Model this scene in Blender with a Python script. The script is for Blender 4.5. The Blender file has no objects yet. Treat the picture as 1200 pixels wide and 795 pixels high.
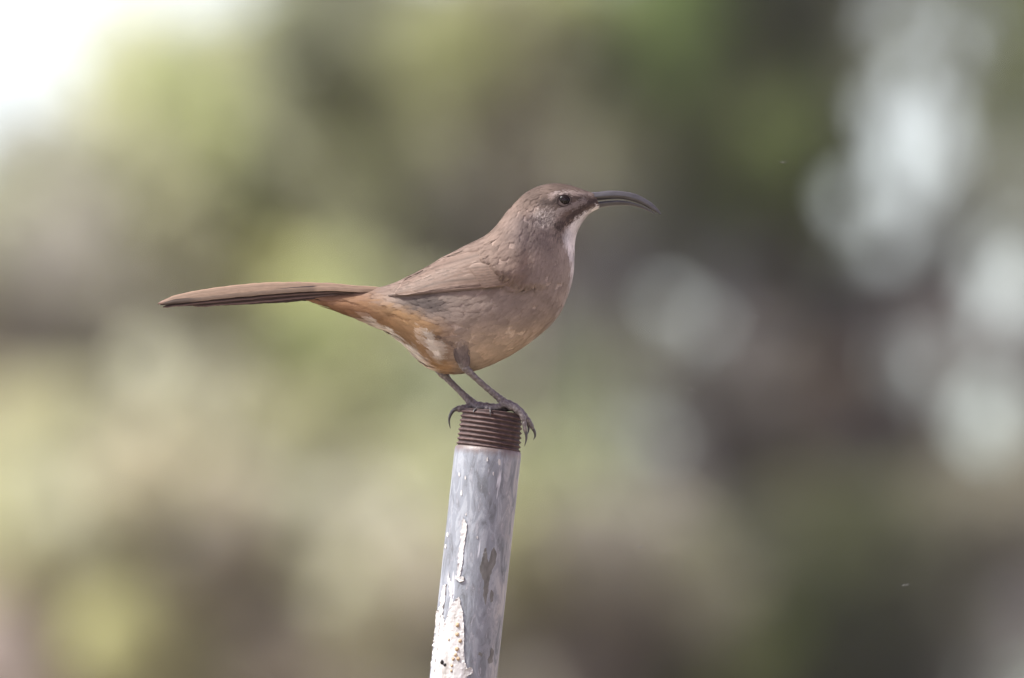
import bpy, bmesh, math, random
import numpy as np
from mathutils import Vector, Matrix, noise
from mathutils.bvhtree import BVHTree
from mathutils.geometry import delaunay_2d_cdt

sc = bpy.context.scene
random.seed(7)
rng = np.random.default_rng(7)
S = 0.00053                       # metres per unit of the bird's measure grid
DIST = 11.0
PERCH_Z = 2.2                     # height of the pipe mouth
COL = sc.collection

# ------------------------------------------------------------------ camera
CX, CZ = (600 - 575) * S, PERCH_Z + (478 - 397.5) * S
cam = bpy.data.cameras.new('camera'); camo = bpy.data.objects.new('camera', cam)
COL.objects.link(camo)
camo.location = (CX, -DIST, 1.75)
vdir = Vector((CX, 0, CZ)) - camo.location
FD = vdir.length
camo.rotation_euler = vdir.to_track_quat('-Z', 'Y').to_euler()
cam.sensor_width = 36
cam.lens = 36 * FD / (1200 * S)
cam.clip_end = 5000
cam.clip_start = 0.5
cam.dof.use_dof = True
cam.dof.focus_distance = FD - 0.012
cam.dof.aperture_fstop = cam.lens / (122 * S * 1000)
sc.camera = camo

# ------------------------------------------------------------------ sky + sun
SUN_EL, SUN_AZ = math.radians(54), math.radians(-108)   # azimuth from +Y (behind the bird), towards -X
w = bpy.data.worlds.new('World'); sc.world = w; w.use_nodes = True
nt = w.node_tree
bg = nt.nodes['Background']
sky = nt.nodes.new('ShaderNodeTexSky'); sky.sky_type = 'NISHITA'; sky.sun_disc = False
sky.sun_elevation = SUN_EL; sky.sun_rotation = SUN_AZ
sky.dust_density = 0.6; sky.air_density = 1.0; sky.ozone_density = 1.0
hs = nt.nodes.new('ShaderNodeHueSaturation'); hs.inputs['Saturation'].default_value = 0.55; hs.inputs['Hue'].default_value = .605
nt.links.new(sky.outputs[0], hs.inputs['Color']); nt.links.new(hs.outputs[0], bg.inputs[0])
bg.inputs[1].default_value = 0.056
sl = bpy.data.lights.new('sun', 'SUN'); sl.energy = 2.3; sl.angle = math.radians(10); sl.color = (1, .985, .965)
so = bpy.data.objects.new('sun', sl); COL.objects.link(so)
sdir = Vector((math.sin(SUN_AZ) * math.cos(SUN_EL), math.cos(SUN_AZ) * math.cos(SUN_EL), math.sin(SUN_EL)))
so.rotation_euler = sdir.to_track_quat('Z', 'Y').to_euler()
so.location = (0, 0, 30)
sc.view_settings.view_transform = 'Standard'; sc.view_settings.look = 'None'
sc.view_settings.exposure = 2.03; sc.view_settings.gamma = 1
sc.view_settings.use_curve_mapping = False
sc.cycles.use_denoising = True
try:
    sc.cycles.denoiser = 'OPENIMAGEDENOISE'; sc.cycles.denoising_prefilter = 'ACCURATE'
except Exception: pass
sc.cycles.use_adaptive_sampling = False
sc.cycles.volume_bounces = 0
sc.cycles.max_bounces = 8; sc.cycles.transparent_max_bounces = 8
sc.cycles.sample_clamp_indirect = 4

# ------------------------------------------------------------------ helpers
def lin(c):
    c = np.asarray(c, float) / 255
    return np.where(c <= .04045, c / 12.92, ((c + .055) / 1.055) ** 2.4)
def P(x, y, o=0.0): return Vector(((x - 575) * S, o * S, (478 - y) * S))
def sstep(a, b, x):
    t = np.clip((x - a) / (b - a), 0, 1); return t * t * (3 - 2 * t)

def mesh_obj(name, verts, faces, mat, parent=None, colors=None, smooth=True, normals=None):
    me = bpy.data.meshes.new(name)
    me.from_pydata([tuple(v) for v in verts], [], [tuple(f) for f in faces])
    fin(me, mat, colors, smooth, normals)
    o = bpy.data.objects.new(name, me); COL.objects.link(o)
    if parent: o.parent = parent
    return o
def np_obj(name, V, F, mat, parent=None, colors=None, smooth=True, normals=None):
    V = np.ascontiguousarray(V, dtype=np.float32); F = np.ascontiguousarray(F, dtype=np.int32)
    me = bpy.data.meshes.new(name)
    k = F.shape[1]
    me.vertices.add(len(V)); me.vertices.foreach_set('co', V.ravel())
    me.loops.add(F.size); me.loops.foreach_set('vertex_index', F.ravel())
    me.polygons.add(len(F)); me.polygons.foreach_set('loop_start', np.arange(0, F.size, k, dtype=np.int32))
    me.update(calc_edges=True)
    fin(me, mat, colors, smooth, normals)
    o = bpy.data.objects.new(name, me); COL.objects.link(o)
    if parent: o.parent = parent
    return o
def fin(me, mat, colors, smooth, normals):
    me.materials.append(mat)
    if colors is not None:
        a = me.attributes.new('Col', 'FLOAT_COLOR', 'POINT')
        c = np.ones((len(me.vertices), 4), np.float32); c[:, :3] = colors
        a.data.foreach_set('color', c.ravel())
    if smooth:
        me.polygons.foreach_set('use_smooth', np.ones(len(me.polygons), bool))
    me.update()
    if normals is not None:
        me.normals_split_custom_set_from_vertices([tuple(n) for n in normals])

def material(name):
    m = bpy.data.materials.new(name); m.use_nodes = True
    return m, m.node_tree, m.node_tree.nodes['Principled BSDF']
def ramp(nt, fac, stops):
    r = nt.nodes.new('ShaderNodeValToRGB')
    el = r.color_ramp.elements
    while len(el) < len(stops): el.new(.5)
    for e, (p, c) in zip(el, stops):
        e.position = p; e.color = (*c, 1)
    nt.links.new(fac, r.inputs[0]); return r.outputs[0]
def tex_noise(nt, scale, detail=4, rough=.55, vec=None, dist=0):
    n = nt.nodes.new('ShaderNodeTexNoise'); n.inputs['Scale'].default_value = scale
    n.inputs['Detail'].default_value = detail; n.inputs['Roughness'].default_value = rough
    n.inputs['Distortion'].default_value = dist
    if vec is not None: nt.links.new(vec, n.inputs['Vector'])
    return n.outputs['Fac']
def objcoord(nt, scale=(1, 1, 1)):
    t = nt.nodes.new('ShaderNodeTexCoord'); m = nt.nodes.new('ShaderNodeMapping')
    m.inputs['Scale'].default_value = scale
    nt.links.new(t.outputs['Object'], m.inputs['Vector']); return m.outputs[0]
def mix(nt, fac, a, b, mode='MIX'):
    m = nt.nodes.new('ShaderNodeMix'); m.data_type = 'RGBA'; m.blend_type = mode
    for sock, v in ((m.inputs[0], fac), (m.inputs[6], a), (m.inputs[7], b)):
        if hasattr(v, 'links'): nt.links.new(v, sock)
        elif isinstance(v, tuple): sock.default_value = (*v, 1)
        else: sock.default_value = v
    return m.outputs[2]
def attr_col(nt):
    a = nt.nodes.new('ShaderNodeAttribute'); a.attribute_name = 'Col'; return a.outputs['Color']
def bump(nt, bsdf, h, strength, dist):
    b = nt.nodes.new('ShaderNodeBump'); b.inputs['Strength'].default_value = strength; b.inputs['Distance'].default_value = dist
    nt.links.new(h, b.inputs['Height']); nt.links.new(b.outputs[0], bsdf.inputs['Normal'])

# plumage: colour attribute + some light passing through thin barbs
def plumage_mat(name, rough=.75, transl=.0, nscale=1500, namt=.25, stretch=(1, 1, 1)):
    m, nt, b = material(name)
    c = attr_col(nt)
    n = tex_noise(nt, nscale, 3, .6, objcoord(nt, stretch))
    c2 = mix(nt, 1.0, c, ramp(nt, n, [(.25, (1 - namt,) * 3), (.75, (1 + namt,) * 3)]), 'MULTIPLY')
    nt.links.new(c2, b.inputs['Base Color'])
    b.inputs['Roughness'].default_value = rough
    b.inputs['Specular IOR Level'].default_value = .18
    b.inputs['Sheen Weight'].default_value = .0
    if transl:
        tr = nt.nodes.new('ShaderNodeBsdfTranslucent'); nt.links.new(c2, tr.inputs[0])
        mx = nt.nodes.new('ShaderNodeMixShader'); mx.inputs[0].default_value = transl
        nt.links.new(b.outputs[0], mx.inputs[1]); nt.links.new(tr.outputs[0], mx.inputs[2])
        nt.links.new(mx.outputs[0], nt.nodes['Material Output'].inputs[0])
    return m
M_body = plumage_mat('plumage_under', .85)
M_coat = plumage_mat('plumage_barbs', .8, .38, 700, .07)
M_quill = plumage_mat('flight_feather', .6, .06, 900, .18, (.25, 1, 1))

def leaf_mat():
    m, nt, b = material('foliage')
    c = attr_col(nt)
    nt.links.new(c, b.inputs['Base Color']); b.inputs['Roughness'].default_value = .55
    b.inputs['Specular IOR Level'].default_value = .3
    tr = nt.nodes.new('ShaderNodeBsdfTranslucent'); nt.links.new(c, tr.inputs[0])
    mx = nt.nodes.new('ShaderNodeMixShader'); mx.inputs[0].default_value = .45
    nt.links.new(b.outputs[0], mx.inputs[1]); nt.links.new(tr.outputs[0], mx.inputs[2])
    nt.links.new(mx.outputs[0], nt.nodes['Material Output'].inputs[0])
    return m
M_leaf = leaf_mat()
M_bark, nt, b = material('bark')
n = tex_noise(nt, 30, 5, .6, objcoord(nt, (1, 1, .2)))
nt.links.new(ramp(nt, n, [(.3, (.07, .05, .04)), (.7, (.22, .17, .14))]), b.inputs['Base Color']); b.inputs['Roughness'].default_value = .9
bump(nt, b, n, .5, .02)
M_ground, nt, b = material('dry_soil')
n = tex_noise(nt, .6, 8, .65); n2 = tex_noise(nt, 9, 6, .7)
g1 = ramp(nt, n, [(.35, (.2, .16, .12)), (.55, (.27, .22, .16)), (.7, (.17, .17, .09))])
nt.links.new(mix(nt, .35, g1, ramp(nt, n2, [(.3, (.1, .08, .06)), (.7, (.36, .3, .23))])), b.inputs['Base Color'])
b.inputs['Roughness'].default_value = .95; bump(nt, b, n2, .6, .05)

# ------------------------------------------------------------------ terrain
def ground_h(x, y):
    h = 3.3 * sstep(38, 78, y) - 9.0 * sstep(112, 190, y)
    h = h + .12 * np.sin(x * .21 + 1) * np.cos(y * .17) * sstep(4, 20, np.hypot(x, y))
    return h
def axis_pts():
    a = np.concatenate([np.linspace(0, 160, 81), np.geomspace(170, 3000, 22)])
    return np.concatenate([-a[:0:-1], a])
gx = axis_pts(); gy = axis_pts()
GX, GY = np.meshgrid(gx, gy, indexing='ij'); GZ = ground_h(GX, GY)
V = np.stack([GX, GY, GZ], -1).reshape(-1, 3)
ny = len(gy)
I = np.arange(len(gx) * ny).reshape(len(gx), ny)
F = np.stack([I[:-1, :-1], I[1:, :-1], I[1:, 1:], I[:-1, 1:]], -1).reshape(-1, 4)
terr = np_obj('hillside_ground', V, F, M_ground); terr['kind'] = 'structure'

# ------------------------------------------------------------------ tubes
def cat_rom(pts, n):
    pts = [np.asarray(p, float) for p in pts]
    pts = [2 * pts[0] - pts[1]] + pts + [2 * pts[-1] - pts[-2]]
    out = []
    segs = len(pts) - 3
    for i in range(n):
        t = i / (n - 1) * segs; k = min(int(t), segs - 1); t -= k
        p0, p1, p2, p3 = pts[k:k + 4]
        out.append(.5 * ((2 * p1) + (-p0 + p2) * t + (2 * p0 - 5 * p1 + 4 * p2 - p3) * t * t + (-p0 + 3 * p1 - 3 * p2 + p3) * t ** 3))
    return np.array(out)
def tube(path, radii, seg=10, cap=True):
    path = np.asarray(path, float); n = len(path)
    V, F = [], []
    up = np.array([0, 1, 0.01])
    for i in range(n):
        t = path[min(i + 1, n - 1)] - path[max(i - 1, 0)]; t /= np.linalg.norm(t) + 1e-12
        u = np.cross(t, up); u /= np.linalg.norm(u) + 1e-9; v = np.cross(t, u)
        r = radii[i]; ra, rb = r if hasattr(r, '__len__') else (r, r)
        for k in range(seg):
            a = 2 * math.pi * k / seg
            V.append(path[i] + u * math.cos(a) * ra + v * math.sin(a) * rb)
    for i in range(n - 1):
        for k in range(seg):
            k2 = (k + 1) % seg
            F.append((i * seg + k, i * seg + k2, (i + 1) * seg + k2, (i + 1) * seg + k))
    if cap:
        F.append(tuple(range(seg))[::-1]); F.append(tuple((n - 1) * seg + k for k in range(seg)))
    return V, F
def join(parts):
    V, F = [], []
    for v, f in parts:
        o = len(V); V += list(v); F += [tuple(i + o for i in q) for q in f]
    return V, F

# ------------------------------------------------------------------ vegetation on the rise behind the perch
# tones of the brush across the rise (rows from the tops down to the feet of the plants)
TONE = np.array([
 [[165,163,140],[165,163,140],[165,163,138],[122,120,98],[115,112,95],[158,154,120],[160,156,120],[88,96,68],[82,90,64],[62,60,54],[120,118,116],[102,104,80]],
 [[165,163,140],[158,155,125],[160,156,122],[140,138,110],[156,152,114],[148,138,120],[138,130,116],[106,104,94],[100,100,82],[98,104,74],[120,118,112],[120,120,108]],
 [[150,145,125],[152,145,118],[156,154,112],[148,145,114],[152,151,120],[138,130,119],[132,126,116],[104,102,94],[82,86,66],[82,84,62],[110,108,104],[118,116,110]],
 [[145,138,125],[150,142,122],[150,145,115],[158,160,110],[145,138,115],[140,132,118],[126,122,114],[118,114,110],[102,98,94],[76,74,60],[98,94,90],[110,106,102]],
 [[152,138,130],[148,135,126],[145,134,118],[152,151,112],[148,142,120],[150,151,122],[130,132,118],[112,107,102],[100,94,90],[78,66,56],[96,90,84],[108,102,98]],
 [[150,145,116],[148,140,116],[150,143,112],[148,139,120],[148,147,112],[145,143,112],[134,137,98],[120,114,110],[98,90,85],[84,72,62],[90,80,70],[112,104,98]],
 [[150,143,116],[148,135,126],[138,126,117],[146,135,123],[146,138,118],[145,138,116],[145,134,118],[104,97,92],[94,89,79],[82,88,54],[90,88,70],[106,99,90]],
 [[142,131,121],[150,143,108],[145,134,118],[146,138,118],[146,138,114],[144,136,116],[142,131,120],[134,122,110],[124,126,76],[80,87,53],[84,81,67],[118,112,106]]], float)
def tone_at(px, py):
    c = min(11, max(0, (px - 50) / 100)); r = min(7, max(0, (py - 50) / 100))
    c0, r0 = int(c), int(r); c1, r1 = min(11, c0 + 1), min(7, r0 + 1); u, v = c - c0, r - r0
    t = (TONE[r0, c0] * (1 - u) + TONE[r0, c1] * u) * (1 - v) + (TONE[r1, c0] * (1 - u) + TONE[r1, c1] * u) * v
    return lin(t)
right = Vector((1, 0, 0)); fwd = vdir.normalized(); upv = right.cross(fwd)
def spot(px, py, d):
    k = S * d / FD
    return camo.location + fwd * d + right * ((px - 600) * k) + upv * ((397.5 - py) * k)

GAPS = [(1042, 245, 48, 56), (1068, 150, 44, 58), (1045, 28, 24, 24), (1178, 325, 42, 56), (1070, 425, 34, 34),
        (1160, 492, 38, 36), (784, 360, 20, 18), (826, 384, 19, 17), (800, 406, 12, 12), (742, 490, 20, 19), (768, 516, 18, 17), (628, 450, 22, 20), (1120, 60, 14, 18), (880, 330, 9, 9), (720, 250, 12, 12)]
_g = []
_r = random.Random(3)
for (x_, y_, a_, b_) in GAPS:          # every opening is a cluster of smaller ragged ones
    for q_ in range(6):
        an_, rr_ = 2 * math.pi * (q_ + _r.random() * .8) / 6, .3 + .55 * _r.random()
        k_ = _r.uniform(.32, .56)
        _g.append((x_ + a_ * rr_ * math.cos(an_) * 1.15, y_ + b_ * rr_ * math.sin(an_) * 1.15, a_ * k_, b_ * k_))
GAPS = _g
def in_sky_corner(px, py):      # the brush on the rise ends in a slope of crowns here
    return py < 168 - 0.84 * px

def plant(name, label, cat, group, centre, half, depth, n_lobes, lobe_r, leaf_n, leaf_size, jitter_d=.7, gaps=False, sat=1.0, dens=1.0, K=1.25, var=.12):
    """one woody plant: stems from the ground, limbs to every lobe of the crown, and leaves through the lobes"""
    pxc, pyc = centre; hx, hy = half
    lobes = []
    tries = 0
    while len(lobes) < n_lobes and tries < n_lobes * 20:
        tries += 1
        best = None
        for _ in range(10):           # spread the lobes evenly through the crown
            a = random.uniform(0, 2 * math.pi); r = math.sqrt(random.random())
            cx_, cy_ = pxc + hx * r * math.cos(a), pyc + hy * r * math.sin(a)
            dm = min([math.hypot(cx_ - l[0], cy_ - l[1]) for l in lobes] or [1e3])
            if best is None or dm > best[0]: best = (dm, cx_, cy_)
        px, py = best[1:]
        rr = lobe_r * random.uniform(.6, 1.25)
        if in_sky_corner(px - rr * .45, py - rr * .45): continue
        lobes.append((px, py, rr, depth + random.uniform(-jitter_d, jitter_d)))
    base = spot(pxc, pyc, depth); base.z = float(ground_h(base.x, base.y))
    root = bpy.data.objects.new(name, None); root.empty_display_size = .3; COL.objects.link(root); root.location = base
    root['label'] = label; root['category'] = cat
    if group: root['group'] = group
    k = S * depth / FD
    LV, LC = [], []
    parts = []
    top = max(l[1] for l in lobes)
    fork = Vector((0, 0, max(.35, (spot(pxc, pyc + hy * .9, depth).z - base.z) * .75)))
    tr = min(.1, .04 + .008 * n_lobes ** .5)
    bend = Vector((random.uniform(-.15, .15), random.uniform(-.15, .15), 0))
    parts.append(tube([(0, 0, -.15), tuple(fork * .5 + bend), tuple(fork)], [tr * 1.25, tr, tr * .8], 8))
    for li, (px, py, rr, d) in enumerate(lobes):
        c = spot(px, py, d) - base
        mid = fork * .45 + c * .55 + Vector((random.uniform(-.2, .2), random.uniform(-.2, .2), random.uniform(-.1, .2)))
        parts.append(tube(cat_rom([fork * .9, mid, c], 5), [tr * q_ for q_ in ((.34, .26, .18, .12, .06) if li < 7 else (.1, .09, .07, .05, .03))], 5))
        rad = rr * k
        n = int(leaf_n * (rr / lobe_r) ** 2 * dens)
        # leaves gather on small sprays inside the lobe
        ns = max(5, n // 28)
        dirs = rng.normal(size=(ns, 3)); dirs /= np.linalg.norm(dirs, axis=1)[:, None]
        sp = dirs * (rng.random((ns, 1)) ** .45) * rad
        idx = rng.integers(0, ns, n)
        pos = sp[idx] + rng.normal(size=(n, 3)) * rad * .17 + np.array(c)
        wx = np.array(base)[None] + pos
        rel = wx - np.array(camo.location)
        dd = rel @ np.array(fwd)
        qx = 600 + (rel @ np.array(right)) / (S * dd / FD); qy = 397.5 - (rel @ np.array(upv)) / (S * dd / FD)
        if gaps:
            keep = np.ones(n, bool)
            for (gx_, gy_, ga, gb) in GAPS:
                keep &= ((qx - gx_) / ga) ** 2 + ((qy - gy_) / gb) ** 2 > rng.uniform(.85, 1.1, n)
            pos = pos[keep]; n = len(pos)
            if n == 0: continue
        base_c = tone_at(px, py)
        g = base_c.mean(); base_c = g + (base_c - g) * sat
        tv = random.uniform(-1, 1)       # some lobes are fresh and yellowish, some dry and greyish
        base_c = base_c * random.uniform(1 - var, 1 + var) * np.array([1 + .02 * tv, 1 + .05 * tv, 1 - .12 * tv])
        spv = rng.uniform(.72, 1.28, (ns, 1))
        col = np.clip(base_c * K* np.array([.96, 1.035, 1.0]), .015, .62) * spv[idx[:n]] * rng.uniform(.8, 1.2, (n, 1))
        a = rng.normal(size=(n, 3)); a[:, 2] *= .6; a /= np.linalg.norm(a, axis=1)[:, None]
        b_ = np.cross(a, rng.normal(size=(n, 3))); b_ /= np.linalg.norm(b_, axis=1)[:, None]
        ls = leaf_size * rng.uniform(.6, 1.3, (n, 1))
        q = np.stack([pos - a * ls, pos + b_ * ls * .38, pos + a * ls, pos - b_ * ls * .38], 1)
        LV.append(q.reshape(-1, 3)); LC.append(np.repeat(col, 4, 0))
    v, f = join(parts)
    mesh_obj('trunk', v, f, M_bark, root)
    LV = np.concatenate(LV); LC = np.concatenate(LC)
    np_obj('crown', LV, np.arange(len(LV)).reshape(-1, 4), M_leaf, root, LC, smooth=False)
    return root

G1 = 'pale olive shrubs massed on the rise'
L1 = 'blurred pale olive shrub massed among others on the rise'
G2 = 'mauve-grey shrubs at the front of the rise'
L2 = 'blurred mauve-grey twiggy shrub at the front foot of the olive shrubs'
L3 = 'blurred grey-olive shrub growing beside the yellow-green shrub top'
for (px, py, hx, hy, d, n, k_, lb, gr) in [  # mauve front shrubs have leaf colour raised to offset the shade on them
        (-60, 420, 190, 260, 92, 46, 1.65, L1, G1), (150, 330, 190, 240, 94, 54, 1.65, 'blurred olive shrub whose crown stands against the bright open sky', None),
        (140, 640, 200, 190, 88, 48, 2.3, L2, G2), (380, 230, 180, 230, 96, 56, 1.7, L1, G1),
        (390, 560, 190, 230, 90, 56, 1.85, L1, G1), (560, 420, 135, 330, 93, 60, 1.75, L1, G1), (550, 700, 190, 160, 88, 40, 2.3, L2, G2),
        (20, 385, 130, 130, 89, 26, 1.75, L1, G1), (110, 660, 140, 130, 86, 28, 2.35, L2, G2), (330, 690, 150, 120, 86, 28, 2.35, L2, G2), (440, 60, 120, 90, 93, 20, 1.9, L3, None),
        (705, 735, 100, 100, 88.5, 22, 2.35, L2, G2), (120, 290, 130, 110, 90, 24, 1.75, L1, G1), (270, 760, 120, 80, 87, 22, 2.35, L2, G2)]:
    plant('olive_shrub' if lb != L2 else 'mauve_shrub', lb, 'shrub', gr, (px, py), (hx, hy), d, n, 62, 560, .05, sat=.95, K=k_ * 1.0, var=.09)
for (px, py, hx, hy, d, n) in [(60, 560, 260, 300, 103, 26), (330, 420, 260, 350, 104, 34), (500, 400, 140, 420, 104, 30)]:
    plant('tall_brush', 'tall blurred brush backing the pale olive shrubs on the rise', 'shrub', 'tall brush behind the olive shrubs',
          (px, py), (hx, hy), d, n, 110, 1500, .07, sat=1.0, K=2.1)
plant('yellow_shrub', 'blurred bright yellow-green shrub top beside the dark oak', 'shrub', None, (610, 60), (95, 95), 91, 10, 70, 900, .05, sat=.95, K=1.5)
plant('oak_tree', 'tall dark green oak with bright sky gaps through its crown', 'tree', None, (1010, 290), (340, 480), 92, 135, 80, 560, .045, .7, True, 1.5, K=2.1)
plant('dark_green_tree', 'blurred dark green tree crown between the yellow-green shrub and the oak', 'tree', None, (875, 100), (130, 150), 95, 26, 80, 700, .045, .6, True, 1.3, K=1.5)
plant('brown_shrub', 'blurred brown twiggy shrub at the foot of the oak', 'shrub', None, (840, 560), (180, 150), 90.5, 20, 75, 480, .045, .6, True, 1.0, K=2.2)
plant('low_green_shrub', 'blurred low dark green shrub below the oak crown', 'shrub', None, (965, 740), (120, 150), 89, 16, 75, 800, .05, .6, True, 1.0, K=1.7)
plant('yellow_tuft_shrub', 'small blurred yellow-green shrub between the brown shrub and green shrub', 'shrub', None, (815, 780), (65, 60), 88, 6, 60, 600, .04, .4, True, .95, K=1.15)
plant('grey_shrub', 'blurred grey-brown shrub beside the low dark green shrub', 'shrub', None, (1140, 690), (110, 150), 90, 14, 75, 420, .045, .6, True, 1.0, K=1.9)

plant('tall_brush', 'tall blurred brush backing the pale olive shrubs on the rise', 'shrub', 'tall brush behind the olive shrubs',
      (170, 470), (190, 230), 101, 26, 100, 1300, .07, sat=1.0, K=2.1)
plant('tall_brush', 'tall blurred brush backing the pale olive shrubs on the rise', 'shrub', 'tall brush behind the olive shrubs',
      (60, 720), (170, 120), 100, 14, 100, 1300, .07, sat=1.0, K=2.1)

# ------------------------------------------------------------------ thin haze over the rise
hz = bpy.data.materials.new('haze'); hz.use_nodes = True
hn = hz.node_tree; hn.nodes.clear()
ho = hn.nodes.new('ShaderNodeOutputMaterial'); hv = hn.nodes.new('ShaderNodeVolumePrincipled')
hv.inputs['Density'].default_value = .00022; hv.inputs['Color'].default_value = (.95, .95, .96, 1); hv.inputs['Anisotropy'].default_value = .2
hn.links.new(hv.outputs[0], ho.inputs['Volume'])
bm = bmesh.new(); bmesh.ops.create_cube(bm, size=1)
for v in bm.verts: v.co = Vector((v.co.x * 7000, v.co.y * 7000, -8 if v.co.z < 0 else 14))
me = bpy.data.meshes.new('haze'); bm.to_mesh(me); bm.free(); me.materials.append(hz)
hob = bpy.data.objects.new('haze', me); COL.objects.link(hob); hob['kind'] = 'stuff'

# ------------------------------------------------------------------ the pipe
TILT = math.atan(.109)
pipe = bpy.data.objects.new('steel_pipe', None); COL.objects.link(pipe)
pipe['label'] = 'leaning grey threaded steel pipe with peeling white paint under the bird'; pipe['category'] = 'pipe'
top_c = Vector((0, 0, PERCH_Z)) + P(577.0, 482.2)
axis = Vector((math.sin(TILT), 0, math.cos(TILT)))
LEN = (top_c.z + .35) / axis.z
base_pt = top_c - axis * (top_c.z / axis.z)
pipe.location = base_pt
pipe.rotation_euler = (0, TILT, 0)
HP = top_c.z / axis.z                      # pipe mouth in the pipe's own height
def pv(u, hdown):  # (unit circle angle etc.) helper
    return u
M_pipe, nt, b = material('galvanised_weathered')
vec = objcoord(nt, (1, 1, .35)); vec2 = objcoord(nt, (1, 1, 1))
nA = tex_noise(nt, 130, 7, .66, vec, 1.0); nB = tex_noise(nt, 330, 5, .65, vec, .3); nC = tex_noise(nt, 38, 4, .5, objcoord(nt, (1, 1, .16)), .4); nD = tex_noise(nt, 900, 3, .6, vec2)
c = ramp(nt, nA, [(.30, (.105, .11, .112)), (.41, (.17, .182, .194)), (.45, (.208, .222, .24)), (.53, (.23, .246, .266)), (.56, (.285, .303, .322)), (.70, (.33, .348, .365))])
c = mix(nt, ramp(nt, nB, [(.60, (0, 0, 0)), (.68, (1, 1, 1))]), c, (.37, .385, .415))
c = mix(nt, ramp(nt, nC, [(.655, (0, 0, 0)), (.68, (1, 1, 1))]), c, (.2, .195, .18))
c = mix(nt, ramp(nt, tex_noise(nt, 140, 4, .5, objcoord(nt, (1, 1, .12))), [(.69, (0, 0, 0)), (.72, (1, 1, 1))]), c, (.55, .56, .58))
sep = nt.nodes.new('ShaderNodeSeparateXYZ'); nt.links.new(objcoord(nt), sep.inputs[0])
mr = nt.nodes.new('ShaderNodeMapRange'); mr.inputs[1].default_value = HP - 55 * S; mr.inputs[2].default_value = HP - 46 * S
nt.links.new(sep.outputs[2], mr.inputs[0])
add = nt.nodes.new('ShaderNodeMath'); add.operation = 'ADD'; nt.links.new(mr.outputs[0], add.inputs[0])
sc2 = nt.nodes.new('ShaderNodeMath'); sc2.operation = 'MULTIPLY_ADD'; sc2.inputs[1].default_value = 1.6; sc2.inputs[2].default_value = -.8
nt.links.new(nB, sc2.inputs[0]); nt.links.new(sc2.outputs[0], add.inputs[1]); add.use_clamp = True
c = mix(nt, add.outputs[0], c, (.15, .118, .105))
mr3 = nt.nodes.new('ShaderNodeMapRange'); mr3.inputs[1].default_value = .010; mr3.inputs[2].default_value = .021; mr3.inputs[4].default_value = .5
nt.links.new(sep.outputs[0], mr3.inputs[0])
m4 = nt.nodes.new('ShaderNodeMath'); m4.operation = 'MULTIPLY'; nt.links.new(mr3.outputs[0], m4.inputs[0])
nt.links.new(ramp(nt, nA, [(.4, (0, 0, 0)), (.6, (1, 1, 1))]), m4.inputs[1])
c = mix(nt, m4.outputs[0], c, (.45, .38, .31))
nt.links.new(c, b.inputs['Base Color']); b.inputs['Roughness'].default_value = .5; b.inputs['Metallic'].default_value = .1
bump(nt, b, mix(nt, .35, nA, nD), .35, .0012)
M_thread, nt, b = material('rusty_thread')
n = tex_noise(nt, 260, 5, .65, objcoord(nt)); n2 = tex_noise(nt, 60, 3, .5, objcoord(nt, (1, 1, .3)))
c = ramp(nt, n, [(.3, (.042, .022, .018)), (.55, (.085, .048, .04)), (.75, (.16, .105, .09))])
c = mix(nt, ramp(nt, n2, [(.5, (0, 0, 0)), (.7, (.6, .6, .6))]), c, (.12, .082, .07))
c = mix(nt, 1.0, c, attr_col(nt), 'MULTIPLY')
nt.links.new(c, b.inputs['Base Color']); b.inputs['Roughness'].default_value = .75; bump(nt, b, n, .4, .0006)
R0 = 39.2 * S
def lathe(profile, seg=96, helix=None):
    V, F = [], []
    for (r, z) in profile:
        for k in range(seg):
            a = 2 * math.pi * k / seg
            V.append((r * math.cos(a), r * math.sin(a), z))
    for i in range(len(profile) - 1):
        for k in range(seg):
            k2 = (k + 1) % seg
            F.append((i * seg + k, i * seg + k2, (i + 1) * seg + k2, (i + 1) * seg + k))
    return V, F
prof = [(R0 - 8 * S, HP - 42.8 * S), (R0 - 8 * S, -.3), (R0, -.3)] + [(R0, z) for z in np.linspace(-.1, HP - 60 * S, 24)] + [(R0, HP - 50 * S), (R0 - .7 * S, HP - 45.3 * S), (R0 - 2.5 * S, HP - 43.8 * S), (R0 - 8 * S, HP - 42.8 * S)]
v, f = lathe(prof); mesh_obj('pipe_wall', v, f, M_pipe, pipe)
# threaded end: a real helix cut in a slightly tapered end
V, F = [], []
seg, pitch = 96, 5.35 * S
rows = 150; TC = []
for i in range(rows):
    z = HP - 44.2 * S + (44.2 * S) * i / (rows - 1)
    for k in range(seg):
        a = 2 * math.pi * k / seg
        ph = ((z / pitch) + k / seg) % 1.0
        ridge = max(0, 1 - abs(ph - .5) / .36)
        tap = 37.9 - 1.5 * (z - (HP - 44.2 * S)) / (44.2 * S)
        fade = min(1, (HP - z) / (2.5 * S)) * 1.0
        wob = .5 * noise.noise(Vector((a * 3, z * 900, 0))) + .7 * min(0, noise.noise(Vector((a * 9, z * 1500, 5))) + .25)
        r = (tap - 2.1 + 2.4 * (ridge ** .85) * fade + wob * .6) * S
        zz = z + (.25 * noise.noise(Vector((a * 5, 9, z * 300)))) * S
        V.append((r * math.cos(a), r * math.sin(a), zz)); TC.append(.55 + .6 * max(0, ridge + .5 * noise.noise(Vector((a * 6, z * 500, 4)))))
for i in range(rows - 1):
    for k in range(seg):
        k2 = (k + 1) % seg
        F.append((i * seg + k, i * seg + k2, (i + 1) * seg + k2, (i + 1) * seg + k))
o = len(V)
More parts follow.
